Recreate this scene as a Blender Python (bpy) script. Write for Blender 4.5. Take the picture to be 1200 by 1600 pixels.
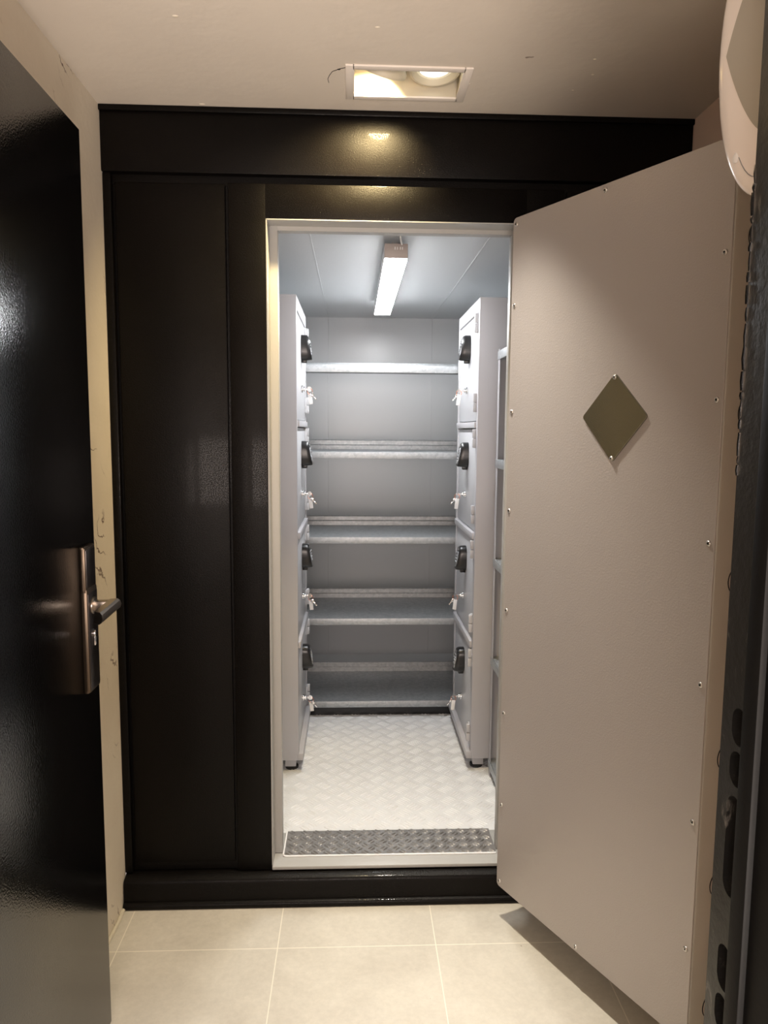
import bpy, bmesh, math, random
from mathutils import Vector, Matrix
random.seed(7)
PI = math.pi
for o in list(bpy.data.objects):
    bpy.data.objects.remove(o)
S = bpy.context.scene
COL = S.collection

# ------------------------------------------------------------------ camera
F_PX, YAW, PITCH, ROLL = 1146.2, 0.0422, 0.1104, 0.0075
CAM = Vector((0.6992, -2.1583, 1.4594))
cy, sy, cp, sp = math.cos(YAW), math.sin(YAW), math.cos(PITCH), math.sin(PITCH)
fw = Vector((sy * cp, cy * cp, -sp))
rt = Vector((cy, -sy, 0))
up = rt.cross(fw)
cr, sr = math.cos(ROLL), math.sin(ROLL)
rt, up = cr * rt + sr * up, -sr * rt + cr * up
cd = bpy.data.cameras.new('camera')
cam = bpy.data.objects.new('camera', cd)
COL.objects.link(cam)
cd.sensor_fit = 'VERTICAL'
cd.sensor_height = 36.0
cd.lens = F_PX / 1600 * 36.0
cd.clip_start = 0.02
m3 = Matrix((rt, up, -fw)).transposed()
cam.matrix_world = Matrix.Translation(CAM) @ m3.to_4x4()
S.camera = cam

# ------------------------------------------------------------------ world, lights, exposure
S.view_settings.view_transform = 'Standard'
S.view_settings.look = 'None'
S.view_settings.gamma = 1.0
S.view_settings.use_curve_mapping = False
S.view_settings.exposure = 0.0
WORLD = 0.32
W = bpy.data.worlds.new('world')
S.world = W
W.use_nodes = True
W.node_tree.nodes['Background'].inputs[0].default_value = (1.0, 0.86, 0.76, 1)
W.node_tree.nodes['Background'].inputs[1].default_value = WORLD

LED_STRENGTH = 70.0

SPOT_A = 7.6      # lamp tilted at the vault front
SPOT_B = 6.9     # lamp aimed at the floor
CORRIDOR_FILL = 52.0
CEILING_FILL = 7.0
HC0 = 2.34


def area_light(name, loc, target, power, size, color, spread=180, shape='DISK', size_y=None):
    l = bpy.data.lights.new(name, 'AREA')
    l.energy = power
    l.shape = shape
    l.size = size
    if size_y:
        l.size_y = size_y
    l.color = color
    l.spread = math.radians(spread)
    o = bpy.data.objects.new(name, l)
    COL.objects.link(o)
    o.location = loc
    o.rotation_euler = (Vector(target) - Vector(loc)).to_track_quat('-Z', 'Y').to_euler()
    return o


# unseen soft fill behind the camera, added to stand for corridor light
area_light('corridor_fill', (0.70, -3.25, 1.40), (0.80, -1.0, 1.6), CORRIDOR_FILL, 1.15, (1.0, 0.84, 0.75), 180, 'RECTANGLE', 0.7)
# added low fill behind the camera, aimed up to brighten the ceiling
area_light('ceiling_fill', (0.95, -2.75, 0.30), (0.55, -0.95, HC0), CEILING_FILL, 0.4, (1.0, 0.88, 0.78), 60)

# ------------------------------------------------------------------ materials


def lin(c):
    return tuple(((v / 255) / 12.92 if v / 255 <= 0.04045 else ((v / 255 + 0.055) / 1.055) ** 2.4) for v in c)


class NT:
    """small helper around a material's node tree"""

    def __init__(self, name):
        self.m = bpy.data.materials.new(name)
        self.m.use_nodes = True
        self.t = self.m.node_tree
        self.b = self.t.nodes['Principled BSDF']
        self._co = None

    def n(self, kind, **kw):
        x = self.t.nodes.new(kind)
        for k, v in kw.items():
            setattr(x, k, v)
        return x

    def link(self, a, b):
        self.t.links.new(a, b)

    def co(self):
        if self._co is None:
            self._co = self.n('ShaderNodeTexCoord').outputs['Object']
        return self._co

    def mapped(self, scale, rot=(0, 0, 0)):
        m = self.n('ShaderNodeMapping')
        m.inputs['Scale'].default_value = scale
        m.inputs['Rotation'].default_value = rot
        self.link(self.co(), m.inputs['Vector'])
        return m.outputs[0]

    def noise(self, scale, detail=3, rough=0.5, vec=None, dist=0.0):
        x = self.n('ShaderNodeTexNoise')
        x.inputs['Scale'].default_value = scale
        x.inputs['Detail'].default_value = detail
        x.inputs['Roughness'].default_value = rough
        x.inputs['Distortion'].default_value = dist
        self.link(vec if vec is not None else self.co(), x.inputs['Vector'])
        return x.outputs['Fac']

    def math(self, op, a, b=None, clamp=False):
        x = self.n('ShaderNodeMath', operation=op)
        x.use_clamp = clamp
        for i, v in enumerate((a, b)):
            if v is None:
                continue
            if isinstance(v, (int, float)):
                x.inputs[i].default_value = v
            else:
                self.link(v, x.inputs[i])
        return x.outputs[0]

    def ramp(self, fac, stops):
        x = self.n('ShaderNodeValToRGB')
        e = x.color_ramp.elements
        while len(e) < len(stops):
            e.new(0.5)
        for i, (p, c) in enumerate(stops):
            e[i].position = p
            e[i].color = (c, c, c, 1) if isinstance(c, (int, float)) else (*c, 1)
        self.link(fac, x.inputs[0])
        return x.outputs[0]

    def mix(self, fac, a, b):
        x = self.n('ShaderNodeMix', data_type='RGBA')
        for i, v in ((0, fac), (6, a), (7, b)):
            if isinstance(v, (int, float)):
                x.inputs[i].default_value = v
            elif isinstance(v, tuple):
                x.inputs[i].default_value = (*v[:3], 1)
            else:
                self.link(v, x.inputs[i])
        return x.outputs[2]

    def bump(self, h, strength=0.2, dist=0.002):
        x = self.n('ShaderNodeBump')
        x.inputs['Strength'].default_value = strength
        x.inputs['Distance'].default_value = dist
        self.link(h, x.inputs['Height'])
        self.link(x.outputs[0], self.b.inputs['Normal'])

    def set(self, color=None, rough=None, metal=None, **kw):
        for key, v in (('Base Color', color), ('Roughness', rough), ('Metallic', metal)):
            if v is None:
                continue
            if isinstance(v, (int, float)):
                self.b.inputs[key].default_value = v
            elif isinstance(v, tuple):
                self.b.inputs[key].default_value = (*v[:3], 1)
            else:
                self.link(v, self.b.inputs[key])
        for k, v in kw.items():
            self.b.inputs[k].default_value = v
        return self


M = {}


def simple(name, color, rough, metal=0.0, bump=None, **kw):
    t = NT(name)
    t.set(color, rough, metal, **kw)
    if bump:
        t.bump(t.noise(bump[0], 2), bump[1], bump[2])
    M[name] = t.m
    return t.m


# painted plaster, with scuffs and dark scratches
t = NT('plaster_wall')
n1 = t.noise(2.2, 5, 0.6)
base = t.ramp(n1, [(0.3, (0.66, 0.59, 0.48)), (0.7, (0.75, 0.685, 0.57))])
sc = t.ramp(t.noise(9, 6, 0.75, t.mapped((1, 1.6, 0.6)), 1.2), [(0.66, 0.0), (0.72, 0.55)])
c1 = t.mix(sc, base, (0.34, 0.27, 0.21))
ln = t.n('ShaderNodeTexWave', wave_type='BANDS', bands_direction='DIAGONAL')
ln.inputs['Scale'].default_value = 9
ln.inputs['Distortion'].default_value = 14
ln.inputs['Detail'].default_value = 4
t.link(t.co(), ln.inputs['Vector'])
thin = t.ramp(ln.outputs['Fac'], [(0.955, 0.0), (0.985, 1.0)])
where = t.ramp(t.noise(4.5, 2), [(0.58, 0.0), (0.66, 1.0)])
t.set(t.mix(t.math('MULTIPLY', thin, where), c1, (0.16, 0.11, 0.08)), 0.75)
t.bump(t.noise(60, 4), 0.25, 0.004)
M['plaster_wall'] = t.m

t = NT('plaster_ceiling')
base = t.ramp(t.noise(1.4, 4, 0.55), [(0.3, (0.58, 0.52, 0.45)), (0.7, (0.66, 0.60, 0.52))])
sp_ = t.ramp(t.noise(23, 2, 0.5), [(0.765, 0.0), (0.79, 1.0)])
t.set(t.mix(sp_, base, (0.25, 0.2, 0.16)), 0.8)
t.bump(t.noise(35, 4), 0.2, 0.004)
M['plaster_ceiling'] = t.m

t = NT('pink_plaster')
base = t.ramp(t.noise(2, 4, 0.55), [(0.3, (0.72, 0.56, 0.48)), (0.7, (0.80, 0.63, 0.54))])
t.set(base, 0.8)
t.bump(t.noise(40, 4), 0.2, 0.004)
M['pink_plaster'] = t.m

# beige floor tiles with pale grout
t = NT('floor_tile')
sx = t.n('ShaderNodeSeparateXYZ')
t.link(t.co(), sx.inputs[0])
TILE, GX, GY = 0.45, 0.4885, -0.219


def edge(out, off):
    f = t.math('FRACT', t.math('DIVIDE', t.math('SUBTRACT', out, off - 9 * TILE), TILE))
    return t.math('ABSOLUTE', t.math('SUBTRACT', f, 0.5))


g = t.math('MAXIMUM', edge(sx.outputs[0], GX), edge(sx.outputs[1], GY))
gm = t.math('GREATER_THAN', g, 0.5 - 0.0014 / TILE)
blot = t.ramp(t.noise(4.2, 6, 0.62, None, 0.4), [(0.3, (0.50, 0.46, 0.385)), (0.7, (0.62, 0.58, 0.49))])
fine = t.ramp(t.noise(55, 5, 0.7), [(0.3, 0.88), (0.7, 1.0)])
mx = t.n('ShaderNodeMix', data_type='RGBA', blend_type='MULTIPLY')
mx.inputs[0].default_value = 1
t.link(blot, mx.inputs[6])
t.link(fine, mx.inputs[7])
speck = t.ramp(t.noise(75, 1), [(0.80, 0.0), (0.83, 1.0)])
tc = t.mix(speck, mx.outputs[2], (0.22, 0.18, 0.13))
t.set(t.mix(gm, tc, (0.74, 0.69, 0.58)), t.ramp(t.noise(12, 3), [(0.3, 0.42), (0.7, 0.55)]))
t.bump(t.math('SUBTRACT', t.noise(90, 3), t.math('MULTIPLY', gm, 2.0)), 0.15, 0.001)
M['floor_tile'] = t.m


def orange_peel(name, color, rough, scale, strength, dist=0.002, metal=0.0, **kw):
    t = NT(name)
    t.set(color, rough, metal, **kw)
    t.bump(t.noise(scale, 2, 0.5), strength, dist)
    M[name] = t.m


# glossy black paint with brush grain and pin-prick grit
t = NT('black_vault_paint')
t.set(t.ramp(t.noise(1.6, 4), [(0.35, (0.0013, 0.0009, 0.0007)), (0.65, (0.0024, 0.0015, 0.0011))]),
      t.ramp(t.noise(7, 4, 0.6), [(0.3, 0.38), (0.7, 0.46)]), **{'Specular IOR Level': 0.11, 'Coat Weight': 0.08, 'Coat Roughness': 0.1})
t.bump(t.math('ADD', t.noise(260, 1), t.math('MULTIPLY', t.noise(520, 1), 0.7)), 0.3, 0.0014)
bb = t.n('ShaderNodeBump')
bb.inputs['Strength'].default_value = 0.9
bb.inputs['Distance'].default_value = 0.0022
t.link(t.ramp(t.noise(330, 1), [(0.5, 0.0), (0.8, 1.0)]), bb.inputs['Height'])
t.link(bb.outputs[0], t.b.inputs['Coat Normal'])
M['black_vault_paint'] = t.m
t = NT('black_door_paint')
t.set((0.002, 0.002, 0.0024), 0.16, **{'Specular IOR Level': 0.36})
t.bump(t.noise(260, 2), 0.34, 0.0012)
M['black_door_paint'] = t.m
t = NT('black_frame_paint')
chips = t.ramp(t.noise(26, 6, 0.72, t.mapped((1, 1, 0.55)), 0.8), [(0.60, 0.0), (0.68, 1.0)])
t.set(t.mix(chips, (0.012, 0.012, 0.012), (0.13, 0.125, 0.115)), 0.38)
t.bump(t.noise(90, 4, 0.6), 0.35, 0.002)
M['black_frame_paint'] = t.m
simple('black_frame_plain', (0.004, 0.004, 0.004), 0.55, bump=(160, 0.2, 0.001), **{'Specular IOR Level': 0.15})
simple('black_hole', (0.004, 0.004, 0.004), 0.9)

orange_peel('door_powder_coat', (0.42, 0.385, 0.365), 0.36, 230, 0.32, 0.0014, 0.25)
orange_peel('door_edge_coat', (0.42, 0.40, 0.36), 0.5, 160, 0.2, 0.001, 0.1)
orange_peel('vault_paint', (0.545, 0.56, 0.57), 0.30, 150, 0.22, 0.0016)
orange_peel('reveal_paint', (0.38, 0.375, 0.36), 0.4, 170, 0.2, 0.0012)
orange_peel('locker_paint', (0.44, 0.43, 0.445), 0.38, 320, 0.08, 0.001)
orange_peel('locker_door_paint', (0.50, 0.50, 0.515), 0.32, 320, 0.08, 0.001)
orange_peel('plate_paint', (0.68, 0.685, 0.69), 0.30, 120, 0.1, 0.001)

t = NT('galvanised')
v = t.n('ShaderNodeTexVoronoi')
v.inputs['Scale'].default_value = 95
t.link(t.co(), v.inputs['Vector'])
sxx = t.n('ShaderNodeSeparateColor')
t.link(v.outputs['Color'], sxx.inputs[0])
t.set(t.ramp(sxx.outputs[0], [(0.0, (0.40, 0.42, 0.435)), (1.0, (0.50, 0.52, 0.53))]),
      t.ramp(sxx.outputs[1], [(0.0, 0.46), (1.0, 0.56)]), 0.8)
t.bump(t.noise(70, 3), 0.06, 0.001)
M['galvanised'] = t.m
t = NT('bare_plate')
t.set(t.ramp(t.noise(25, 5, 0.7), [(0.3, (0.38, 0.365, 0.35)), (0.7, (0.52, 0.50, 0.48))]), 0.36, 0.9)
M['bare_plate'] = t.m
simple('chrome', (0.75, 0.75, 0.76), 0.12, 1.0)
simple('zinc_screw', (0.62, 0.60, 0.58), 0.28, 1.0)
simple('bronze_steel', (0.13, 0.10, 0.074), 0.40, 1.0, bump=(500, 0.04, 0.0005))
simple('bronze_face', (0.105, 0.09, 0.085), 0.32, 1.0, bump=(500, 0.04, 0.0005))
simple('lever_steel', (0.42, 0.37, 0.32), 0.30, 1.0)
simple('olive_plate', (0.22, 0.21, 0.165), 0.24, 0.9)
simple('black_plastic', (0.012, 0.012, 0.013), 0.28)
simple('dial_grey', (0.32, 0.33, 0.34), 0.35, 0.5)
simple('white_plastic', (0.80, 0.80, 0.80), 0.35)
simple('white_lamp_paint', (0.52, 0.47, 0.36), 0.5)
simple('white_trim_paint', (0.72, 0.66, 0.60), 0.5)
simple('sounder_shell', (0.88, 0.82, 0.78), 0.16, 0.0)
simple('sounder_lens', (0.40, 0.375, 0.32), 0.10, 0.0)
simple('led_housing', (0.68, 0.68, 0.69), 0.4)
simple('end_cap_plastic', (0.36, 0.31, 0.29), 0.5)
simple('copper', (0.80, 0.33, 0.22), 0.3, 1.0)
simple('rubber', (0.015, 0.015, 0.015), 0.6)
simple('bolt_face', (0.44, 0.37, 0.33), 0.4, 0.3)
simple('sealant', (0.62, 0.57, 0.44), 0.8, bump=(120, 0.6, 0.006))


def emitter(name, color, strength):
    m = bpy.data.materials.new(name)
    m.use_nodes = True
    tr = m.node_tree
    tr.nodes.clear()
    e = tr.nodes.new('ShaderNodeEmission')
    e.inputs[0].default_value = (*color, 1)
    e.inputs[1].default_value = strength
    o = tr.nodes.new('ShaderNodeOutputMaterial')
    tr.links.new(e.outputs[0], o.inputs[0])
    M[name] = m


emitter('led_glow', (0.965, 0.98, 1.0), LED_STRENGTH)
emitter('lamp_glow', (1.0, 0.93, 0.78), 3.0)
emitter('lamp_glow_aimed', (1.0, 0.90, 0.66), 3.0)

# ------------------------------------------------------------------ mesh builder


class MB:
    def __init__(self):
        self.bm = bmesh.new()
        self.mi = 0

    def _faces(self, fs):
        for f in fs:
            f.material_index = self.mi

    def box(self, x0, x1, y0, y1, z0, z1, bev=0.0, seg=2, mat=None):
        r = bmesh.ops.create_cube(self.bm, size=1.0)
        vs = r['verts']
        c = Vector(((x0 + x1) / 2, (y0 + y1) / 2, (z0 + z1) / 2))
        d = (x1 - x0, y1 - y0, z1 - z0)
        for v in vs:
            v.co = Vector((v.co.x * d[0], v.co.y * d[1], v.co.z * d[2])) + c
        fs = list({f for v in vs for f in v.link_faces})
        self._faces(fs)
        if bev > 0:
            es = list({e for v in vs for e in v.link_edges})
            b = bmesh.ops.bevel(self.bm, geom=es, offset=bev, segments=seg, profile=0.5, affect='EDGES')
            self._faces(b['faces'])
            vs = list({v for f in b['faces'] for v in f.verts} | {v for v in vs if v.is_valid})
        if mat is not None:
            for v in vs:
                v.co = mat @ v.co
        return self

    def cyl(self, p0, p1, r0, r1=None, seg=24, bev=0.0):
        r1 = r0 if r1 is None else r1
        p0, p1 = Vector(p0), Vector(p1)
        d = p1 - p0
        q = d.to_track_quat('Z', 'Y').to_matrix().to_4x4()
        mt = Matrix.Translation((p0 + p1) / 2) @ q
        r = bmesh.ops.create_cone(self.bm, cap_ends=True, segments=seg, radius1=r0, radius2=r1, depth=d.length, matrix=mt)
        fs = list({f for v in r['verts'] for f in v.link_faces})
        self._faces(fs)
        if bev > 0:
            es = [e for f in fs if len(f.verts) > 4 for e in f.edges]
            b = bmesh.ops.bevel(self.bm, geom=list(set(es)), offset=bev, segments=2, profile=0.5, affect='EDGES')
            self._faces(b['faces'])
        return self

    def ball(self, c, r, sc=(1, 1, 1), seg=20):
        mt = Matrix.Translation(Vector(c)) @ Matrix.Diagonal((*sc, 1))
        q = bmesh.ops.create_uvsphere(self.bm, u_segments=seg, v_segments=seg // 2, radius=r, matrix=mt)
        self._faces({f for v in q['verts'] for f in v.link_faces})
        return self

    def loft(self, rings, cap=True, closed=True):
        """rings: lists of points of equal length"""
        vr = [[self.bm.verts.new(Vector(p)) for p in ring] for ring in rings]
        fs = []
        n = len(vr[0])
        for a, b in zip(vr, vr[1:]):
            for i in range(n if closed else n - 1):
                j = (i + 1) % n
                fs.append(self.bm.faces.new((a[i], a[j], b[j], b[i])))
        if cap:
            fs.append(self.bm.faces.new(list(reversed(vr[0]))))
            fs.append(self.bm.faces.new(vr[-1]))
        self._faces(fs)
        return self

    def tube(self, pts, r, seg=10):
        pts = [Vector(p) for p in pts]
        rings = []
        for i, p in enumerate(pts):
            d = (pts[min(i + 1, len(pts) - 1)] - pts[max(i - 1, 0)]).normalized()
            a = d.orthogonal().normalized() if i == 0 else (prev - d * prev.dot(d)).normalized()
            prev = a
            b = d.cross(a)
            rings.append([p + r * (math.cos(2 * PI * k / seg) * a + math.sin(2 * PI * k / seg) * b) for k in range(seg)])
        return self.loft(rings)

    def torus(self, c, axis, R, r, seg=32, sub=10):
        q = Vector(axis).to_track_quat('Z', 'Y').to_matrix()
        c = Vector(c)
        grid = []
        for i in range(seg):
            a = 2 * PI * i / seg
            grid.append([self.bm.verts.new(c + q @ Vector(((R + r * math.cos(2 * PI * k / sub)) * math.cos(a),
                                                           (R + r * math.cos(2 * PI * k / sub)) * math.sin(a),
                                                           r * math.sin(2 * PI * k / sub)))) for k in range(sub)])
        fs = []
        for i in range(seg):
            for k in range(sub):
                fs.append(self.bm.faces.new((grid[i][k], grid[(i + 1) % seg][k], grid[(i + 1) % seg][(k + 1) % sub], grid[i][(k + 1) % sub])))
        self._faces(fs)
        return self

    def bar(self, cx, cy_, z, ang, L, w, h):
        """raised tread bar, lens shaped"""
        ca, sa = math.cos(ang), math.sin(ang)
        out = [(-L / 2, 0), (-L / 4, -w / 2), (L / 4, -w / 2), (L / 2, 0), (L / 4, w / 2), (-L / 4, w / 2)]
        top = [(-L / 4, 0), (L / 4, 0)]
        f = lambda p, zz: self.bm.verts.new((cx + ca * p[0] - sa * p[1], cy_ + sa * p[0] + ca * p[1], zz))
        o = [f(p, z) for p in out]
        tp = [f(p, z + h) for p in top]
        fs = [self.bm.faces.new(q) for q in ((o[0], o[1], tp[0]), (o[1], o[2], tp[1], tp[0]), (o[2], o[3], tp[1]),
                                             (o[3], o[4], tp[1]), (o[4], o[5], tp[0], tp[1]), (o[5], o[0], tp[0]))]
        self._faces(fs)

    def build(self, name, mats, parent=None, smooth=35, recalc=True):
        if recalc:
            bmesh.ops.recalc_face_normals(self.bm, faces=self.bm.faces)
        me = bpy.data.meshes.new(name)
        self.bm.to_mesh(me)
        self.bm.free()
        for m in (mats if isinstance(mats, (list, tuple)) else [mats]):
            me.materials.append(M[m])
        if smooth:
            me.shade_smooth()
            me.set_sharp_from_angle(angle=math.radians(smooth))
        o = bpy.data.objects.new(name, me)
        COL.objects.link(o)
        if parent:
            o.parent = parent
        return o


def empty(name, loc=(0, 0, 0), rz=0.0):
    o = bpy.data.objects.new(name, None)
    o.empty_display_size = 0.05
    COL.objects.link(o)
    o.location = loc
    o.rotation_euler = (0, 0, rz)
    return o


def tag(o, label=None, cat=None, group=None, kind=None):
    for k, v in (('label', label), ('category', cat), ('group', group), ('kind', kind)):
        if v:
            o[k] = v
    return o


def struct(name, mb, mats, parent=None, **kw):
    return tag(mb.build(name, mats, parent, **kw), kind='structure') if parent is None else mb.build(name, mats, parent, **kw)


def copy_tree(o, parent=None):
    c = o.copy()
    COL.objects.link(c)
    if parent:
        c.parent = parent
    for ch in list(o.children):
        copy_tree(ch, c)
    return c


def superellipse(a, b, n, k=32):
    pts = []
    for i in range(k):
        t_ = 2 * PI * i / k
        c_, s_ = math.cos(t_), math.sin(t_)
        pts.append((a * math.copysign(abs(c_) ** (2 / n), c_), b * math.copysign(abs(s_) ** (2 / n), s_)))
    return pts


# ------------------------------------------------------------------ the anteroom
WX = 1.66      # room width
HC = 2.34      # ceiling height
ENT0, ENT1 = -1.60, -1.45   # entrance wall

struct('floor', MB().box(-0.25, 2.1, -3.4, 0.0, -0.08, 0.0), 'floor_tile')
DLX0, DLX1, DLY0, DLY1 = 0.695, 0.972, -0.258, -0.108     # hole for the recessed lamp box
mb = MB()
mb.box(-0.15, DLX0, -3.4, 0.0, HC, HC + 0.03)
mb.box(DLX1, WX + 0.15, -3.4, 0.0, HC, HC + 0.03)
mb.box(DLX0, DLX1, -3.4, DLY0, HC, HC + 0.03)
mb.box(DLX0, DLX1, DLY1, 0.0, HC, HC + 0.03)
ceil = struct('ceiling', mb, 'plaster_ceiling')
mb = MB()
mb.box(-0.15, 0.0, -3.4, 0.0, 0, HC)
struct('wall_left', mb, 'plaster_wall')
struct('wall_right', MB().box(WX, WX + 0.15, -3.4, 0.0, 0, HC), 'pink_plaster')
mb = MB()      # entrance wall with the doorway the camera looks through
mb.box(0.0, 0.07, ENT0, ENT1, 0, HC)
mb.box(1.12, WX, ENT0, ENT1, 0, HC)
mb.box(0.07, 1.12, ENT0, ENT1, 2.13, HC)
struct('wall_front', mb, 'plaster_wall')
# hairline crack and small chips in the ceiling plaster
mb = MB()
pts = [(0.700, -0.272), (0.688, -0.268), (0.676, -0.256), (0.663, -0.250), (0.655, -0.243), (0.645, -0.236), (0.637, -0.215), (0.632, -0.196), (0.634, -0.176)]
mb.tube([(x, y, HC - 0.0004) for x, y in pts], 0.0008, 6)
mb.ball((0.661, -0.246, HC), 0.004, (1.1, 0.8, 0.35), 8)
mb.build('crack', 'black_frame_paint', ceil)
for (x, y, r) in [(0.315, -0.46, 0.007), (0.75, -0.44, 0.006), (0.99, -0.19, 0.006), (1.27, -0.33, 0.005), (1.265, -0.17, 0.004), (1.29, -0.255, 0.005), (0.285, -0.03, 0.009), (0.10, -0.52, 0.006)]:
    MB().ball((x, y, HC), r, (1.0, 0.6, 0.25), 10).build('plaster_chip', 'plaster_wall', ceil)

VZ1 = 2.11      # vault ceiling
# ------------------------------------------------------------------ vault front (black steel)
OX0, OX1, OZ0, OZ1 = 0.451, 1.19, 0.112, 2.051     # door opening
wb = empty('wall_back', (0, 0, 0))
tag(wb, kind='structure')


def frame_mb(x0, x1, z0, z1, ox0, ox1, oz0, oz1, y0, y1, bev=0.003):
    mb = MB()
    mb.box(x0, ox0, y0, y1, z0, z1, bev)
    mb.box(ox1, x1, y0, y1, z0, z1, bev)
    mb.box(ox0 - 0.004, ox1 + 0.004, y0, y1, oz1, z1, bev)
    if oz0 > z0:
        mb.box(ox0 - 0.004, ox1 + 0.004, y0, y1, z0, oz0, bev)
    return mb


frame_mb(0.345, 1.30, 0.098, 2.146, OX0, OX1, OZ0 - 0.003, OZ1, 0.0, 0.05).build('door_surround', 'black_vault_paint', wb)
mb = MB()
mb.box(0.0, WX, -0.012, 0.05, 2.166, HC - 0.004, 0.004)
mb.box(-0.002, WX, 0.012, 0.05, 2.14, 2.17)
mb.box(0.0, WX, -0.02, -0.004, HC - 0.016, HC, 0.003)
mb.build('header_panel', 'black_vault_paint', wb)
mb = MB()
mb.box(0.0, 0.024, -0.004, 0.05, 0.098, 2.168, 0.004)         # edge strip
mb.box(0.030, 0.337, 0.006, 0.05, 0.125, 2.145, 0.004)        # panel
mb.box(0.0, 0.345, 0.014, 0.05, 0.098, 2.15)                  # recess behind the joints
mb.build('side_panel', 'black_vault_paint', wb)
mb = MB()
mb.box(1.308, 1.63, 0.006, 0.05, 0.125, 2.145, 0.004)
mb.box(1.636, WX, -0.004, 0.05, 0.098, 2.15, 0.004)
mb.box(1.30, WX, 0.014, 0.05, 0.098, 2.15)
mb.build('side_panel', 'black_vault_paint', wb)
# base rail along the floor
mb = MB()
mb.loft([[(x, 0.03, 0.0), (x, -0.040, 0.0), (x, -0.044, 0.006), (x, -0.044, 0.014), (x, -0.040, 0.019), (x, -0.032, 0.021), (x, -0.031, 0.075),
          (x, -0.029, 0.083), (x, -0.024, 0.088), (x, 0.004, 0.097), (x, 0.03, 0.098)] for x in (0.003, WX - 0.003)])
tag(mb.build('baseboard_back', 'black_vault_paint', smooth=50), kind='structure')
MB().tube([(0.004, -0.038, 0.004), (0.006, -0.10, 0.003), (0.004, -0.2, 0.003), (0.004, -0.34, 0.002)], 0.006, 8).build('trim_1', 'sealant')
tag(bpy.data.objects['trim_1'], kind='structure')

# painted reveal and rebate of the opening
mb = MB()
mb.box(OX0 - 0.001, OX0 + 0.002, 0.001, 0.07, OZ0, OZ1)
mb.box(OX1 - 0.002, OX1 + 0.001, 0.001, 0.07, OZ0, OZ1)
mb.box(OX0, OX1, 0.001, 0.07, OZ1 - 0.002, OZ1 + 0.001)
mb.box(OX0 - 0.06, OX0 + 0.026, 0.068, 0.10, OZ0, VZ1, 0.004)      # stop, left
mb.box(OX1 - 0.026, OX1 + 0.06, 0.068, 0.10, OZ0, VZ1, 0.004)
mb.box(OX0 + 0.025, OX1 - 0.025, 0.0682, 0.10, OZ1 - 0.014, VZ1)
mb.box(OX0, OX1, -0.004, 0.19, OZ0 - 0.012, OZ0 - 0.001, 0.002)           # sill
tag(mb.build('trim_2', 'reveal_paint'), kind='structure')

# ------------------------------------------------------------------ vault interior shell
VX0, VX1, VY1, VZ0, VZ1 = 0.08, 1.62, 2.20, 0.104, 2.11
mb = MB()
mb.box(VX0 - 0.04, VX1 + 0.04, 0.05, VY1 + 0.04, 0.04, VZ0)
CELL = 0.0595
N = 40
for i in range(-N, N):
    for j in range(-N, N):
        u_, v_ = (i + 0.5) * CELL, (j + 0.5) * CELL
        x = 0.8 + (u_ - v_) * math.sqrt(0.5)
        y = 0.7 + (u_ + v_) * math.sqrt(0.5)
        if not (VX0 + 0.04 < x < VX1 - 0.04 and 0.235 < y < 1.45):
            continue
        par = (i + j) % 2
        a = PI / 4 if par else -PI / 4
        for k in range(5):
            off = (k - 2) * CELL / 5.4
            mb.bar(x - math.sin(a) * off, y + math.cos(a) * off, VZ0 - 0.0002, a, CELL * 0.80, 0.0078, 0.0030)
struct('vault_floor', mb, 'plate_paint', recalc=False, smooth=None)
mb = MB()
mb.box(VX0 - 0.04, VX1 + 0.04, 0.07, VY1 + 0.04, VZ1, VZ1 + 0.04)
for x in (0.551, 1.158):
    mb.box(x - 0.003, x + 0.003, 0.10, VY1, VZ1 - 0.0018, VZ1 + 0.001, 0.001)
struct('vault_ceiling', mb, 'vault_paint')
mb = MB()
mb.box(VX0 - 0.04, VX1 + 0.04, VY1, VY1 + 0.04, VZ0, VZ1)
for x in (0.551, 1.158):
    mb.box(x - 0.003, x + 0.003, VY1 - 0.0018, VY1 + 0.001, VZ0, VZ1, 0.001)
struct('wall_vault_back', mb, 'vault_paint')
struct('wall_vault_left', MB().box(VX0 - 0.04, VX0, 0.05, VY1, VZ0, VZ1), 'vault_paint')
struct('wall_vault_right', MB().box(VX1, VX1 + 0.04, 0.05, VY1, VZ0, VZ1), 'vault_paint')
mb = MB()     # inner skin of the vault front, seen in reflections only
mb.box(VX0, OX0, 0.052, 0.09, VZ0, VZ1)
mb.box(OX1, VX1, 0.052, 0.09, VZ0, VZ1)
struct('wall_vault_front', mb, 'vault_paint')

# threshold tread plate, bare metal with raised bars
TX0, TX1, TY0, TY1 = 0.479, 1.163, 0.049, 0.193
tp = empty('tread_plate', ((TX0 + TX1) / 2, (TY0 + TY1) / 2, OZ0 - 0.001))
tag(tp, 'bare metal tread plate strip on the sill of the vault doorway', 'tread plate')
mb = MB()
w2, d2 = (TX1 - TX0) / 2, (TY1 - TY0) / 2
mb.box(-w2, w2, -d2, d2, 0.0, 0.0035, 0.001)
cs = 0.0285
for i in range(-30, 30):
    for j in range(-30, 30):
        u_, v_ = (i + 0.5) * cs, (j + 0.5) * cs
        x, y = (u_ - v_) * math.sqrt(0.5), (u_ + v_) * math.sqrt(0.5)
        if not (abs(x) < w2 - 0.012 and abs(y) < d2 - 0.010):
            continue
        a = PI / 4 if (i + j) % 2 else -PI / 4
        for k in range(2):
            off = (k - 0.5) * 0.011
            mb.bar(x - math.sin(a) * off, y + math.cos(a) * off, 0.0034, a, cs * 0.98, 0.0070, 0.0032)
mb.build('plate', 'bare_plate', tp, recalc=False, smooth=None)
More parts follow.
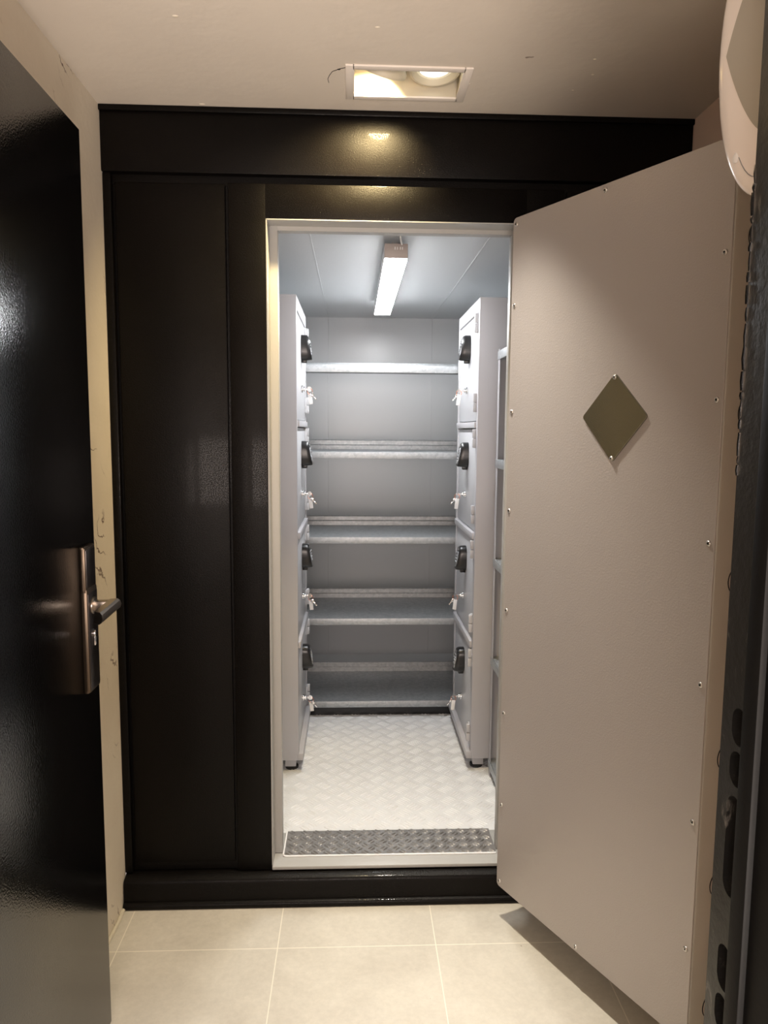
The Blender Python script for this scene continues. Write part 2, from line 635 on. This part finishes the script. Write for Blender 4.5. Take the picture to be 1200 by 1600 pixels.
MB().tube([(-w2 + 0.001, d2 - 0.002, 0.002), (-w2 + 0.001, -d2 + 0.010, 0.002), (-w2 + 0.004, -d2 + 0.003, 0.002), (-w2 + 0.010, -d2, 0.002), (w2 - 0.002, -d2, 0.002)], 0.0028, 8).build('sealant_bead', 'white_plastic', tp)

# ------------------------------------------------------------------ vault light
led = empty('batten_light', (0.842, 1.005, VZ1))
tag(led, 'slim white LED batten light hanging under the vault ceiling', 'light')
LX, LZ0 = 0.0398, -0.073
y0, y1 = -0.605, 0.605
MB().box(-LX, LX, y0 + 0.006, y1 - 0.006, LZ0 + 0.0045, -0.022, 0.002).build('housing', 'led_housing', led)
MB().box(-LX + 0.001, LX - 0.001, y0 + 0.014, y1 - 0.002, LZ0, LZ0 + 0.005, 0.002).build('diffuser', 'led_glow', led)
mb = MB()
mb.box(-LX, LX, y0, y0 + 0.012, LZ0 + 0.004, -0.022, 0.002)
mb.mi = 1
for x, w_ in ((-0.004, 0.003), (0.004, 0.0025), (0.014, 0.003), (0.021, 0.003)):
    mb.box(x - w_ / 2, x + w_ / 2, y0 - 0.0006, y0 + 0.001, -0.042, -0.033)
mb.build('end_cap', ['end_cap_plastic', 'led_housing'], led)
MB().box(-LX, LX, y1 - 0.012, y1, LZ0 + 0.014, -0.022, 0.002).build('end_cap', 'end_cap_plastic', led)
for y in (y0 + 0.10, y1 - 0.12):
    MB().box(-0.012, 0.012, y - 0.02, y + 0.02, -0.024, 0.0005, 0.001).build('mounting_clip', 'zinc_screw', led)
mb = MB()
mb.cyl((0.010, y0 - 0.028, 0.0), (0.010, y0 - 0.028, -0.003), 0.009, seg=20)
mb.tube([(0.012, y0 - 0.028, 0.0), (0.012, y0 - 0.026, -0.008), (0.015, y0 - 0.012, -0.016), (0.020, y0 + 0.004, -0.026), (0.021, y0 + 0.010, -0.028)], 0.0028, 8)
mb.build('supply_cable', 'white_plastic', led)

# ------------------------------------------------------------------ recessed twin downlight
dl = empty('recessed_downlight', (0.8335, -0.183, HC))
tag(dl, 'rectangular recessed twin downlight set in the anteroom ceiling', 'ceiling light')
X0, X1, Y0, Y1 = DLX0 - 0.8335, DLX1 - 0.8335, DLY0 + 0.183, DLY1 + 0.183
mb = frame_mb(X0 - 0.018, X1 + 0.018, Y0 - 0.016, Y1 + 0.016, X0 + 0.004, X1 - 0.004, Y0 + 0.004, Y1 - 0.004, -0.004, 0.001, 0.001)
for v in mb.bm.verts:
    v.co = Vector((v.co.x, v.co.z, v.co.y))
mb.build('trim_frame', 'white_trim_paint', dl)
mb = MB()
mb.box(X0 - 0.002, X0 + 0.001, Y0, Y1, 0.0, 0.112)
mb.box(X1 - 0.001, X1 + 0.002, Y0, Y1, 0.0, 0.112)
mb.box(X0, X1, Y0 - 0.002, Y0 + 0.001, 0.0, 0.112)
mb.box(X0, X1, Y1 - 0.001, Y1 + 0.002, 0.0, 0.112)
mb.box(X0 - 0.002, X1 + 0.002, Y0 - 0.002, Y1 + 0.002, 0.110, 0.114)
mb.build('lamp_box', 'white_lamp_paint', dl)


def gimbal(cx, cy_, cz, axis, glow):
    ax = Vector(axis).normalized()
    c = Vector((cx, cy_, cz))
    q = ax.to_track_quat('Z', 'Y').to_matrix()
    mb = MB()
    prof = [(0.0645, -0.012), (0.067, -0.004), (0.066, 0.003), (0.060, 0.004), (0.0545, 0.0), (0.049, -0.006), (0.046, -0.03), (0.052, -0.04), (0.058, -0.03)]
    k = 36
    rings = [[c + q @ Vector((r * math.cos(2 * PI * i / k), r * math.sin(2 * PI * i / k), z)) for i in range(k)] for r, z in prof]
    rings.append(rings[0])
    mb.loft(rings, cap=False)
    bmesh.ops.remove_doubles(mb.bm, verts=mb.bm.verts, dist=1e-6)
    g_ = mb.build('gimbal_ring', 'white_lamp_paint', dl)
    MB().cyl(c - ax * 0.012, c - ax * 0.007, 0.0425, seg=36).build('lamp_lens', glow, g_)
    MB().cyl(c - ax * 0.055, c - ax * 0.0125, 0.030, 0.0445, seg=28).build('lamp_body', 'led_housing', g_)
    return c


cB = gimbal(0.071, -0.002, 0.034, (0.02, -0.16, -1), 'lamp_glow')
cA = gimbal(-0.066, 0.006, 0.036, (-0.26, 0.59, -0.76), 'lamp_glow_aimed')
base = Vector((0.8335, -0.183, HC))
axB = Vector((0.02, -0.16, -1)).normalized()
axA = Vector((-0.26, 0.59, -0.76)).normalized()
pB, pA = base + cB + axB * 0.001, base + cA + axA * 0.001
area_light('downlight_lamp', pB, pB + axB, SPOT_B, 0.07, (1.0, 0.92, 0.80), 64)
area_light('aimed_downlight_lamp', pA, pA + axA, SPOT_A, 0.07, (1.0, 0.76, 0.38), 104)

# ------------------------------------------------------------------ lockers
LW, LD, LH = 0.545, 0.35, 1.96          # width, depth, top height above floor slab
LZ = VZ0
ROWS = [(1.500, 1.905), (1.068, 1.468), (0.632, 1.034), (0.178, 0.598)]


def make_locker():
    """front face is local x=0 looking to +x; width runs along local y; hinges at y=LW side"""
    root = empty('safe_locker')
    mb = MB()
    z0, z1 = 0.152, LH
    mb.box(-LD + 0.002, -0.03, 0.028, LW - 0.028, z0 + 0.001, z1 - 0.001)
    mb.box(-LD, 0.0, 0.0, 0.030, z0, z1, 0.003)
    mb.box(-LD, 0.0, LW - 0.030, LW, z0, z1, 0.003)
    mb.box(-0.032, 0.0, 0.028, LW - 0.028, ROWS[0][1] + 0.004, z1, 0.003)
    for (a, b) in zip(ROWS, ROWS[1:]):
        mb.box(-0.032, 0.008, 0.028, LW - 0.028, b[1] + 0.004, a[0] - 0.004, 0.002)
    mb.box(-0.032, 0.0, 0.028, LW - 0.028, z0, ROWS[3][0] - 0.004, 0.002)
    mb.box(-0.01, 0.018, 0.0, LW, z0, z0 + 0.030, 0.004)
    mb.build('carcass', 'locker_paint', root)
    for (a, b) in ROWS:
        d = MB().box(-0.026, -0.003, 0.034, LW - 0.034, a, b, 0.003).build('door', 'locker_door_paint', root)
        # combination lock
        yc, zc = 0.30, a + 0.735 * (b - a)
        mb = MB()
        sec = superellipse(0.036, 0.052, 3.0)
        mb.loft([[(-0.004, yc + s * p, zc + s * q - 0.002 * (1 - s)) for p, q in sec] for s in (1.0,)] +
                [[(0.018 - 0.10 * q * 0.2, yc + 0.99 * p, zc + 0.99 * q) for p, q in sec]] +
                [[(0.030 - 0.15 * q, yc + 0.94 * p, zc + 0.95 * q) for p, q in sec]] +
                [[(0.034 - 0.15 * q, yc + 0.88 * p, zc + 0.89 * q) for p, q in sec]])
        mb.box(-0.002, 0.020, yc - 0.012, yc + 0.012, zc - 0.062, zc - 0.045, 0.003)
        mb.mi = 1
        sec2 = superellipse(0.0275, 0.040, 2.6)
        mb.loft([[(0.0335 - 0.15 * q, yc + p, zc + q) for p, q in sec2], [(0.0365 - 0.15 * q, yc + 0.9 * p, zc + 0.9 * q) for p, q in sec2],
                 [(0.0350 - 0.15 * q, yc + 0.8 * p, zc + 0.8 * q) for p, q in sec2]])
        mb.mi = 2
        for r_ in range(4):
            for s_ in range(3):
                yy, zz = yc + (s_ - 1) * 0.012, zc + 0.021 - r_ * 0.0125
                mb.cyl((0.035 - 0.15 * (zz - zc), yy, zz), (0.038 - 0.15 * (zz - zc), yy, zz), 0.0042, seg=12)
        mb.build('combination_lock', ['black_plastic', 'chrome', 'dial_grey'], d)
        # key cylinder
        zk = a + 0.315 * (b - a)
        mb = MB()
        mb.cyl((-0.004, 0.270, zk), (0.004, 0.270, zk), 0.015, seg=24, bev=0.001)
        mb.cyl((0.003, 0.270, zk), (0.012, 0.270, zk), 0.0095, seg=20, bev=0.001)
        mb.build('key_cylinder', 'chrome', d)
        for zz in (a + 0.91 * (b - a), a + 0.17 * (b - a)):
            mb = MB()
            mb.box(-0.004, 0.004, LW - 0.062, LW - 0.034, zz - 0.034, zz + 0.034, 0.0012)
            mb.box(-0.001, 0.014, LW - 0.038, LW - 0.024, zz + 0.001, zz + 0.036, 0.003)
            mb.box(-0.001, 0.014, LW - 0.038, LW - 0.024, zz - 0.036, zz - 0.001, 0.003)
            mb.build('hinge', 'locker_door_paint', d)
    for (x, y) in ((-0.035, 0.045), (-0.035, LW - 0.045), (-LD + 0.04, 0.045), (-LD + 0.04, LW - 0.045)):
        mb = MB()
        mb.box(x - 0.022, x + 0.022, y - 0.026, y + 0.026, 0.118, 0.154, 0.003)
        mb.mi = 1
        mb.cyl((x + 0.004, y, LZ), (x + 0.004, y, LZ + 0.010), 0.026, seg=24, bev=0.002)
        mb.cyl((x + 0.004, y, LZ + 0.008), (x + 0.004, y, 0.120), 0.010, seg=14)
        mb.build('foot', ['locker_paint', 'rubber'], root)
    return root


LL, RL = Vector((0.486, 0.645, 0)), Vector((1.172, 0.645 + LW, 0))
lk = make_locker()
lk.location = LL
tag(lk, 'tall grey four door safe locker on the left side of the vault', 'locker', 'safe lockers in the vault')
lk2 = copy_tree(lk)
lk2.location = RL
lk2.rotation_euler = (0, 0, PI)
tag(lk2, 'tall grey four door safe locker on the right side of the vault', 'locker', 'safe lockers in the vault')

# keys with tags hanging in the locker doors
names = ['top', 'second', 'third', 'bottom']


def make_key():
    """origin at the cylinder's mouth, key sticks out along +x"""
    r = empty('key')
    mb = MB()
    mb.box(-0.002, 0.014, -0.0012, 0.0012, -0.004, 0.004, 0.0005)
    pts = superellipse(0.009, 0.010, 2.2, 20)
    mb.loft([[(0.018 + p, -0.0013, q) for p, q in pts], [(0.018 + p, 0.0013, q) for p, q in pts]])
    mb.build('blade', 'chrome', r)
    MB().torus((0.021, 0.0, -0.010), (0.25, 1, 0), 0.011, 0.0011, 24, 6).build('ring', 'copper', r)
    mb = MB()
    mb.box(-0.008, 0.008, -0.0018, 0.0018, -0.044, 0.0, 0.0015,
           mat=Matrix.Translation((0.020, 0.003, -0.018)) @ Matrix.Rotation(-0.12, 4, 'Y'))
    mb.build('tag', 'white_plastic', r, )
    k2 = MB()
    mt = Matrix.Translation((0.024, -0.004, -0.017)) @ Matrix.Rotation(-0.75, 4, 'Y')
    k2.box(-0.007, 0.007, -0.001, 0.001, -0.015, 0.0, 0.0008, mat=mt)
    k2.box(-0.0025, 0.0025, -0.001, 0.001, -0.034, -0.013, 0.0004, mat=mt)
    k2.build('spare_key', 'chrome', r)
    return r


key0 = None
for side, org, s in (('left', LL, 1), ('right', RL, -1)):
    for i, (a, b) in enumerate(ROWS):
        zk = a + 0.315 * (b - a)
        if key0 is None:
            key0 = k = make_key()
        else:
            k = copy_tree(key0)
        k.location = org + Vector((s * 0.0125, s * 0.270, zk))
        k.rotation_euler = (0, 0, 0 if s > 0 else PI)
        tag(k, 'keys on a ring hanging in the lock of the %s door of the %s locker' % (names[i], side), 'key', 'keys in the locker doors')

# ------------------------------------------------------------------ galvanised racks


def rack(name, W_, D_, zs, top, label, upstand, rim=0.030):
    """local: front edge at y=0, depth to +y, width along x (0..W_), floor at z=0"""
    r = empty(name)
    for (x, y, sx_, sy_) in ((0, 0, 1, 1), (W_, 0, -1, 1), (0, D_, 1, -1), (W_, D_, -1, -1)):
        mb = MB()
        mb.box(min(x, x + sx_ * 0.035), max(x, x + sx_ * 0.035), min(y, y + sy_ * 0.002), max(y, y + sy_ * 0.002), 0, top, 0.0005)
        mb.box(min(x, x + sx_ * 0.002), max(x, x + sx_ * 0.002), min(y, y + sy_ * 0.035), max(y, y + sy_ * 0.035), 0, top, 0.0005)
        mb.build('upright', 'locker_paint', r)
    for z in zs:
        mb = MB()
        mb.box(0.003, W_ - 0.003, 0.001, D_ - 0.003, z - 0.002, z, 0.0)
        mb.box(0.003, W_ - 0.003, -0.003, 0.0, z - rim, z, 0.0012)
        mb.box(0.003, W_ - 0.003, -0.002, 0.012, z - rim, z - rim + 0.002)
        mb.box(0.0025, 0.005, 0.0, D_ - 0.003, z - rim, z)
        mb.box(W_ - 0.005, W_ - 0.0025, 0.0, D_ - 0.003, z - rim, z)
        sh = mb.build('shelf', 'galvanised', r)
        if upstand:
            mb = MB()
            mb.box(0.006, W_ - 0.006, D_ - 0.006, D_ - 0.0045, z - 0.001, z + 0.050)
            mb.tube([(0.006, D_ - 0.007, z + 0.048), (W_ - 0.006, D_ - 0.007, z + 0.048)], 0.0025, 8)
            mb.tube([(0.006, D_ - 0.007, z + 0.024), (W_ - 0.006, D_ - 0.007, z + 0.024)], 0.0025, 8)
            mb.build('back_upstand', 'galvanised', sh)
    tag(r, label, 'shelf rack')
    return r


fl = VZ0
r1 = rack('shelving_rack', 1.26, 0.44, [0.183 - fl, 0.584 - fl, 0.969 - fl, 1.362 - fl, 1.750 - fl], 1.80 - fl,
          'five tier galvanised shelving rack along the back wall of the vault', True)
r1.location = (0.21, 1.205, fl)
MB().box(0.02, 1.24, 0.03, 0.05, 0.0, 0.045).build('dark_strip', 'black_plastic', r1)  # plain black strip set under the bottom shelf
r2 = rack('shelving_rack', 0.46, 0.30, [0.168 - fl, 0.585 - fl, 0.975 - fl, 1.355 - fl, 1.757 - fl], 1.765 - fl,
          'narrow galvanised shelving rack beside the right locker, half hidden by the open door', False, 0.032)
MB().box(0.002, 0.0035, 0.002, 0.298, 0.0, 1.66).build('side_panel', 'locker_paint', r2)
r2.location = (1.240, 0.615, fl)
r2.rotation_euler = (0, 0, -PI / 2)

# ------------------------------------------------------------------ vault door
DW, DT, DZ0, DZ1 = 0.671, 0.150, 0.104, 2.036
vd = empty('vault_door', (1.134, -0.10, 0), math.radians(-62.676))
tag(vd, 'open steel vault door with grey inner face and small diamond plate', 'vault door')
mb = MB()
mb.box(0.004, DW + 0.004, 0.0025, DT, DZ0 + 0.004, DZ1 - 0.003, 0.006)
mb.build('door_leaf', 'door_edge_coat', vd)
mb = MB()
pts = []
R_ = 0.012
for (cx, cz, a0) in ((DW - R_, DZ1 - R_, 0), (R_, DZ1 - R_, 90), (R_, DZ0 + R_, 180), (DW - R_, DZ0 + R_, 270)):
    for k in range(7):
        a = math.radians(a0 + 15 * k)
        pts.append((cx + R_ * math.cos(a), cz + R_ * math.sin(a)))
mb.loft([[(x, 0.002, z) for x, z in pts], [(x, 0.0003, z) for x, z in pts],
         [(x + (0.0008 if x < DW / 2 else -0.0008), -0.0004, z + (0.0008 if z < 1 else -0.0008)) for x, z in pts]])
lining = mb.build('lining_panel', 'door_powder_coat', vd, smooth=None)


def screw_mb(x, z, y=-0.0004, r=0.0062):
    mb = MB()
    prof = [(r, 0.0), (r * 0.96, 0.0012), (r * 0.72, 0.0026), (r * 0.42, 0.0031)]
    k = 18
    mb.loft([[(x + rr * math.cos(2 * PI * i / k), y - h, z + rr * math.sin(2 * PI * i / k)) for i in range(k)] for rr, h in prof])
    mb.mi = 1
    mb.cyl((x, y - 0.0028, z), (x, y - 0.0033, z), r * 0.36, seg=6)
    return mb


zs_f = [1.817, 1.527, 1.232, 0.929, 0.622, 0.327]
zs_h = [2.018, 1.803, 1.514, 1.237, 0.949, 0.642, 0.361, 0.122]
for x, z in [(0.657, z) for z in zs_f] + [(0.013, z) for z in zs_h] + [(0.332, 2.022), (0.330, 0.116), (0.657, 2.020), (0.657, 0.120)]:
    screw_mb(x, z).build('screw', ['zinc_screw', 'black_hole'], vd)
# rhombus plate
dc = [(0.388, 1.597), (0.288, 1.496), (0.388, 1.389), (0.488, 1.496)]
pts = []
for i in range(4):
    p, pm, pn = Vector(dc[i]), Vector(dc[i - 1]), Vector(dc[(i + 1) % 4])
    a = p + (pm - p).normalized() * 0.008
    b = p + (pn - p).normalized() * 0.008
    for k in range(5):
        s = k / 4
        pts.append(((1 - s) ** 2 * a + 2 * s * (1 - s) * p + s * s * b))
mb = MB()
c0 = Vector((0.388, 1.496))
mb.loft([[(p.x, -0.0004, p.y) for p in pts], [(p.x, -0.0040, p.y) for p in pts],
         [(c0.x + (p.x - c0.x) * 0.99, -0.0050, c0.y + (p.y - c0.y) * 0.99) for p in pts]])
dp_ = mb.build('diamond_plate', 'olive_plate', vd, smooth=None)
dp_['label'] = 'olive grey diamond shaped plate fixed by two screws'
for z in (1.5875, 1.3985):
    screw_mb(0.388, z, -0.005, 0.0055).build('screw', ['zinc_screw', 'black_hole'], dp_)
for z in (1.85, 1.50, 1.15, 0.762, 0.470, 0.178):
    mb = MB()
    mb.cyl((DW + 0.0, 0.074, z), (DW + 0.0065, 0.074, z), 0.028, seg=32, bev=0.0015)
    mb.build('locking_bolt', 'bolt_face', vd)
    mb = MB()
    mb.torus((DW + 0.0045, 0.074, z), (1, 0, 0), 0.0295, 0.0012, 32, 6)
    mb.build('bolt_gap', 'black_hole', vd)
for z in (0.35, 1.05, 1.80):
    MB().cyl((-0.004, 0.135, z - 0.06), (-0.004, 0.135, z + 0.06), 0.014, seg=20, bev=0.002).build('hinge', 'door_edge_coat', vd)

# ------------------------------------------------------------------ entrance door (black, open along the left wall)
ang = math.atan2(-0.98, 0.012)
d1 = empty('door_1', (0.107, -0.47, 0.0), ang)     # local x runs from the free edge to the hinges, local y points at the room (+X)
tag(d1, 'glossy black entrance door standing open along the left wall', 'door', kind='structure')
MB().box(0.0, 0.95, -0.046, 0.0, 0.006, 2.10, 0.002).build('door_leaf', 'black_door_paint', d1)
# escutcheon
H0, H1, HX0, HX1, ET = 0.876, 1.204, 0.030, 0.098, 0.0135
mb = MB()
mb.box(HX0, HX1, -0.001, ET - 0.004, H0, H1, 0.003)
mb.box(HX0 + 0.001, HX1, -0.001, ET, H0 + 0.001, 1.112, 0.005)
mb.box(HX0 + 0.002, HX1, -0.001, ET - 0.002, 1.10, H1 - 0.002, 0.003)
esc = mb.build('escutcheon', ['bronze_steel'], d1)
MB().box(HX0 + 0.005, HX1 - 0.004, ET - 0.001, ET + 0.0006, H0 + 0.007, 1.100, 0.001).build('face_plate', 'bronze_face', esc)
MB().box(HX0 + 0.006, HX1 - 0.005, ET - 0.003, ET - 0.0012, 1.114, H1 - 0.008, 0.0007).build('face_plate', 'bronze_face', esc)
mb = MB()
zl = 1.068
mb.cyl((0.062, ET - 0.001, zl), (0.062, ET + 0.004, zl), 0.019, seg=28, bev=0.001)
mb.box(0.050, 0.072, ET, 0.058, zl - 0.011, zl + 0.011, 0.003)
mb.build('lever_neck', 'lever_steel', esc)
sec = [(-0.012, -0.011), (0.004, -0.012), (0.010, -0.008), (0.0125, 0.0), (0.010, 0.008), (0.004, 0.012), (-0.012, 0.011)]
mb = MB()
mb.loft([[(x, 0.058 + p, zl + q - dz) for p, q in sec] for x, dz in ((0.046, 0), (0.062, 0), (0.10, 0.001), (0.165, 0.003))])
mb.bm.verts.ensure_lookup_table()
for v in mb.bm.verts[-7:]:      # the grip's end is cut at a slant
    v.co.x += 0.9 * (v.co.y - 0.058) - 0.35 * (v.co.z - zl)
mb.build('lever_handle', 'lever_steel', esc)
mb = MB()
zc = 0.998
mb.cyl((0.066, ET, zc + 0.008), (0.066, ET + 0.006, zc + 0.008), 0.0085, seg=24, bev=0.001)
mb.box(0.0615, 0.0705, ET, ET + 0.0055, zc - 0.020, zc + 0.006, 0.003)
mb.mi = 1
mb.box(0.0650, 0.0670, ET + 0.005, ET + 0.0064, zc + 0.002, zc + 0.013)
mb.build('lock_cylinder', ['chrome', 'black_hole'], esc)
for z in (0.25, 1.05, 1.85):
    MB().cyl((0.956, -0.006, z - 0.05), (0.956, -0.006, z + 0.05), 0.009, seg=16).build('hinge', 'black_frame_plain', d1)


# ------------------------------------------------------------------ black jamb of the entrance door
def boolean_cut(mb, cutters, name, mats, parent):
    o = mb.build(name, mats, None, smooth=None)
    c = cutters.build('cutter', mats, None, smooth=None)
    md = o.modifiers.new('cut', 'BOOLEAN')
    md.operation = 'DIFFERENCE'
    md.solver = 'EXACT'
    md.object = c
    dg = bpy.context.evaluated_depsgraph_get()
    me = bpy.data.meshes.new_from_object(o.evaluated_get(dg))
    o.modifiers.clear()
    o.data = me
    bpy.data.objects.remove(c)
    if parent:
        o.parent = parent
    return o


tr = empty('trim_3', (1.06, -1.488, 0))
tag(tr, kind='structure')
mb = MB().box(0.0, 0.062, -0.062, 0.006, 0.0, 2.13)
cut = MB()


def slot(z0, z1, w, yc):
    n_ = 14
    pts_ = []
    r_ = w / 2
    for k in range(n_ + 1):
        a = PI * k / n_
        pts_.append((yc + r_ * math.cos(a), z1 - r_ + r_ * math.sin(a)))
    for k in range(n_ + 1):
        a = PI + PI * k / n_
        pts_.append((yc + r_ * math.cos(a), z0 + r_ + r_ * math.sin(a)))
    cut.loft([[(-0.01, y, z) for y, z in pts_], [(0.016, y, z) for y, z in pts_]])


for z0, z1 in ((1.168, 1.204), (1.128, 1.162), (1.018, 1.118), (0.920, 0.966), (0.876, 0.914), (0.78, 0.83)):
    slot(z0, z1, 0.026, -0.026)
boolean_cut(mb, cut, 'rebate_jamb', ['black_frame_paint'], tr)
MB().box(-0.016, 0.062, -0.080, -0.056, 0.0, 2.13, 0.003).build('stop', 'black_frame_plain', tr)
mb = MB()
mb.box(-0.010, 0.20, -0.130, -0.073, 0.0, 2.13, 0.004)
mb.box(0.012, 0.20, -0.136, -0.128, 0.0, 2.20, 0.003)
mb.build('architrave', 'black_frame_plain', tr)
mb = MB()
random.seed(3)
z = 1.42
while z < 1.70:     # chipped paint along the jamb's inner edge
    L_ = random.uniform(0.006, 0.022)
    r_ = random.uniform(0.0010, 0.0022)
    mb.tube([(0.0005, 0.0055 + random.uniform(-0.0006, 0.001), z), (0.0, 0.0062, z + L_ / 2), (0.0005, 0.0055 + random.uniform(-0.0006, 0.001), z + L_)], r_, 6)
    z += L_ * random.uniform(0.9, 1.3)
mb.build('paint_ridge', 'chrome', tr)
# hinge side jamb and head of the same frame
tl = empty('trim_4', (0.07, -1.47, 0))
tag(tl, kind='structure')
MB().box(0.0, 0.045, -0.12, 0.006, 0.0, 2.13).build('jamb', 'black_frame_plain', tl)
MB().box(0.045, 0.99, -0.12, 0.006, 2.11, 2.13).build('head', 'black_frame_plain', tl)

# ------------------------------------------------------------------ oval alarm sounder by the jamb
al = empty('alarm_sounder', (1.169, -1.320, 1.890))
tag(al, 'white oval alarm unit with tinted lens beside the black door jamb', 'alarm')
al.rotation_euler = (0, 0, math.radians(180 + 20))
# local x = outward, local y = across, local z = up
A_, B_ = 0.068, 0.168


def dome(rho):      # height of the shell over normalised radius
    return 0.018 + 0.020 * math.sqrt(max(0.0, 1 - rho * rho))


K = 64
ring = lambda s, x: [(x, s * A_ * math.cos(2 * PI * i / K), s * B_ * math.sin(2 * PI * i / K)) for i in range(K)]
MB().loft([ring(0.97, -0.012), ring(1.0, -0.008), ring(1.0, 0.010), ring(0.985, 0.0125)]).build('back_plate', 'sounder_shell', al)
mb = MB()
rings = [ring(0.975, 0.011), ring(0.975, 0.0135), ring(0.995, 0.015)]
for rho in (1.0, 0.985, 0.95, 0.9, 0.83, 0.75, 0.65, 0.5, 0.35, 0.2, 0.08):
    rings.append(ring(rho * 0.995, dome(rho)))
mb.loft(rings)
mb.build('cover', 'sounder_shell', al, smooth=60)
# lens: almond shaped patch following the shell
mb = MB()
NU, NV = 36, 24
grid = []
for i in range(NU + 1):
    y = -0.044 + 0.106 * i / NU
    half = 0.098 * (1 - (abs(y - 0.009) / 0.0532) ** 1.35)
    row = []
    for j in range(NV + 1):
        z = -0.006 + half * (2 * j / NV - 1)
        rho = math.hypot(y / A_, z / B_)
        row.append(mb.bm.verts.new((dome(min(rho, 1)) + 0.0022, y, z)))
    grid.append(row)
for i in range(NU):
    for j in range(NV):
        mb.bm.faces.new((grid[i][j], grid[i + 1][j], grid[i + 1][j + 1], grid[i][j + 1]))
bmesh.ops.remove_doubles(mb.bm, verts=mb.bm.verts, dist=1e-5)
bmesh.ops.recalc_face_normals(mb.bm, faces=mb.bm.faces)
ex = bmesh.ops.solidify(mb.bm, geom=mb.bm.faces[:], thickness=0.003)
mb.build('lens', 'sounder_lens', al, smooth=60)
mb = MB()
mb.ball((0.037, 0.004, 0.060), 0.017, (0.45, 1, 1.2), 24)
mb.build('sensor', 'black_plastic', al)
mb = MB()
rho = math.hypot(0.028 / A_, 0.120 / B_)
mb.ball((dome(rho), -0.028, -0.120), 0.006, (0.35, 0.7, 1.0), 16)
mb.build('button', 'white_plastic', al)
pts = []
for k in range(15):
    a = math.radians(-125 + 90 * k / 14)
    y, z = 0.040 * math.cos(a), 0.148 * math.sin(a)
    rho = math.hypot(y / A_, z / B_)
    pts.append((dome(rho) + 0.0002, y, z))
MB().tube(pts, 0.0005, 6).build('seam', 'dial_grey', al)
mb = MB()
mb.box(-0.05, -0.011, -0.03, 0.03, -0.05, 0.05, 0.004)
mb.box(-0.06, -0.03, -0.03, 0.15, -0.05, 0.05, 0.004)
mb.build('bracket', 'black_frame_plain', al)
